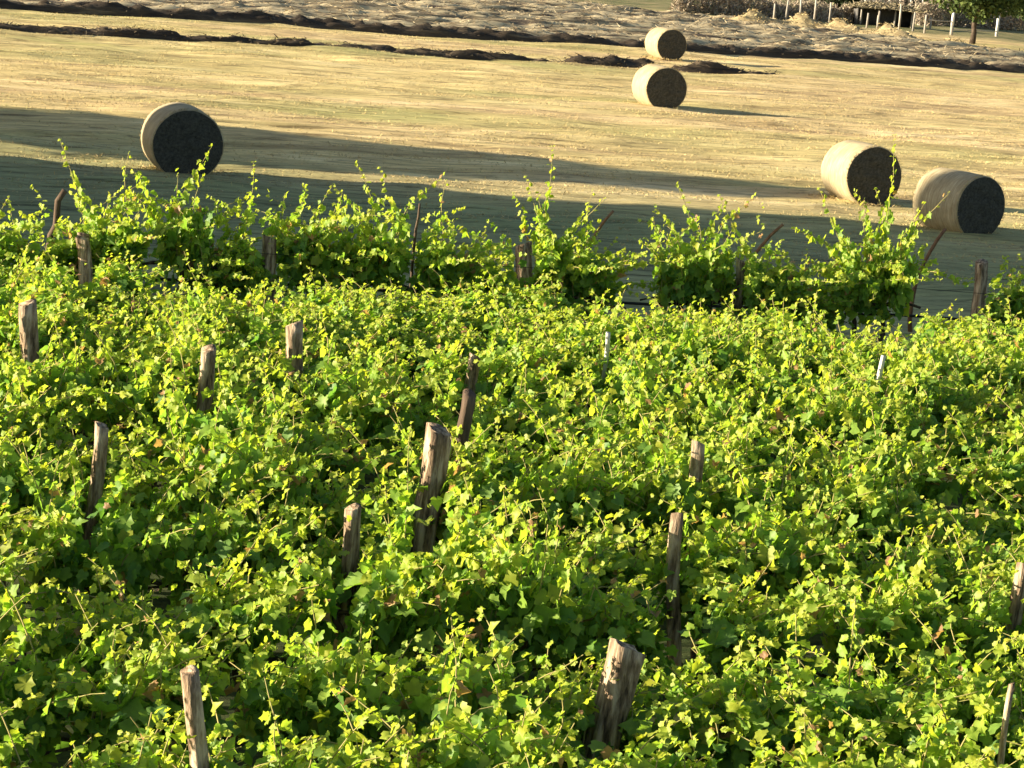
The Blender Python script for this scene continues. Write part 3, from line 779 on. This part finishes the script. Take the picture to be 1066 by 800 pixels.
LB2 = ['post at the left end of the shed fence', 'post before the left part of the low shed', 'tall pale post before the middle of the low shed', 'post before the right part of the low shed', 'post at the right end of the low shed', 'post between the low shed and the white topped one']
for (px, py, h), lb in zip([(902, 30, 1.0), (913, 31, 1.2), (935, 36, 1.9), (950, 34, 1.3), (962, 36, 1.25), (968, 32, .9)], LB2): fpost(px, py, h, .07, lb, M_fp)
# rails between shed posts (one thing: the wire-rail fence run)
def rail(p0, p1, z, label):
    a = at(*p0); b = at(*p1); mb = MB(); tube(mb, [(a.x, a.y, z), ((a.x + b.x) / 2, (a.y + b.y) / 2, z - .03), (b.x, b.y, z)], .03, 6, True)
    tag(mb.build('fence_rail', M_fp, None, True), label, 'fence rail')
rail((962, 36), (990, 38), .95, 'thin rail between the shed and the post with white top')
rail((990, 38), (1037, 40), .45, 'low rail between the two white marked posts')
for (px, py, h, lb) in ((990, 38, 1.55, 'brown post with white painted top left of the tree trunk'), (1037, 40, 1.55, 'bright white post right of the tree trunk')):
    p = at(px, py); full = px > 1000
    root = thing('marker_post', lb, 'marker post', (p.x, p.y, 0), 0, 'white marked posts beside the tree')
    mb = MB(); tube(mb, [(0, 0, -.1), (0, 0, h * (.45 if not full else .1))], [.11, .105], 10); mb.build('base', M_fp, root, True)
    mb = MB(); tube(mb, [(0, 0, h * (.45 if not full else .1)), (0, 0, h * .9), (0, 0, h)], [.107, .10, .07], 10); mb.build('painted_top', M_white, root, True)

# low shelter with a rough thatched roof
M_tin = mat_noise('dark_shed_boards', [(.3, (.07, .068, .066)), (.7, (.17, .16, .15))], 6, (6, 1, .6), .01)
M_thatch = mat_noise('weathered_thatch', [(.3, (.16, .13, .08)), (.7, (.36, .31, .19))], 5, (1, 1, 1), .05)
p = at(929, 31); shed = thing('low_shed', 'low dark open shed with a rough rounded thatch roof behind the posts', 'shed', (p.x, p.y + 4, 0), R(4))
mb = MB(); box(mb, -1.95, 1.95, 1.4, 1.5, -.05, 1.15); box(mb, -1.98, -1.88, 0, 1.4, -.05, 1.1); box(mb, 1.88, 1.98, 0, 1.4, -.05, 1.1); mb.build('wall', M_tin, shed)
mb = MB(); m, k = 24, 10; V = []
for a in range(m):
    for b in range(k):
        u = -2.4 + 4.8 * a / (m - 1); v = -.5 + 2.5 * b / (k - 1)
        V.append((u, v, 1.12 + .36 * (1 - (u / 2.5) ** 4) * math.sin(math.pi * (b / (k - 1)) * .9 + .15) + .05 * float(noise(u * 2, v * 2, 4))))
F = [(a * k + b, a * k + k + b, a * k + k + b + 1, a * k + b + 1) for a in range(m - 1) for b in range(k - 1)]
V = np.array(V); V2, F2 = blades(1500, V[rng.integers(0, len(V), 1500)], .3, .03, .3)
me = mesh('roof', np.vstack([V, V2]), np.vstack([F, F2 + len(V)]), M_thatch); link('roof', me, shed)
for u in (-1.7, -.55, .6, 1.75):
    mb = MB(); tube(mb, [(u, -.05, -.05), (u, -.05, 1.2)], .06, 8); mb.build('pillar', M_fp, shed, True)
# stable behind with pale posts
p = at(945, 12); st = thing('stable', 'dark stable with pale verandah posts at the top edge behind the shed', 'stable', (p.x, p.y + 3, 0), R(2))
mb = MB(); box(mb, -3.6, 3.6, .9, 4.5, -.1, 2.6); mb.build('wall', M_tin, st)
mb = MB(); box(mb, -3.9, 3.9, -.4, 4.8, 2.603, 2.75); mb.build('roof', M_thatch, st)
for u in (-3.2, -1.2, -.3, .6, 1.6, 3.2):
    mb = MB(); box(mb, u - .08, u + .08, 0, .16, -.1, 2.6); mb.build('pillar', M_white, st)

# farmhouse block left of the frame (casts the long straight shadow)
M_stone = mat_noise('rendered_stone_wall', [(.35, (.38, .33, .26)), (.65, (.52, .47, .38))], 3, bd=.01)
M_tile = mat_noise('clay_roof_tiles', [(.3, (.20, .09, .05)), (.7, (.38, .18, .10))], 9, (1, 4, 1), .03)
M_shut = mat_noise('green_shutter', [(.3, (.05, .09, .06)), (.7, (.07, .12, .08))], 9, bd=0)
bx0, bx1, by0, by1, ez = -35, -23, 36.9, 52.5, 10.6
barn = thing('farmhouse', 'tall rendered farmhouse left of the vineyard', 'house', ((bx0 + bx1) / 2, (by0 + by1) / 2, 0))
hx, hy = (bx1 - bx0) / 2, (by1 - by0) / 2
mb = MB(); box(mb, -hx, hx, -hy, hy, -.1, ez); mb.build('wall', M_stone, barn)
mb = MB(); V = [(-hx - .1, -hy - .0, ez + .01), (hx + .1, -hy, ez + .01), (hx + .1, hy, ez + .01), (-hx - .1, hy, ez + .01), (0, -hy, ez + 2.4), (0, hy, ez + 2.4), ]
mb.add(V, [(1, 2, 5, 4), (3, 0, 4, 5), (0, 3, 2, 1)]); mb.add([V[0], V[1], V[4], ((V[0][0] + V[4][0]) / 2, V[0][1], ez + 1.205)], [(0, 1, 2, 3)]); mb.add([V[3], ((V[3][0] + V[5][0]) / 2, V[3][1], ez + 1.205), V[5], V[2]], [(0, 1, 2, 3)])
mb.build('roof', M_tile, barn)
for yy_ in (-5, -1.7, 1.7, 5):
    for zz_ in (1.4, 4.9):
        mb = MB(); box(mb, hx + .003, hx + .05, yy_ - .5, yy_ + .5, zz_, zz_ + 1.5); mb.build('window', M_shut, barn)
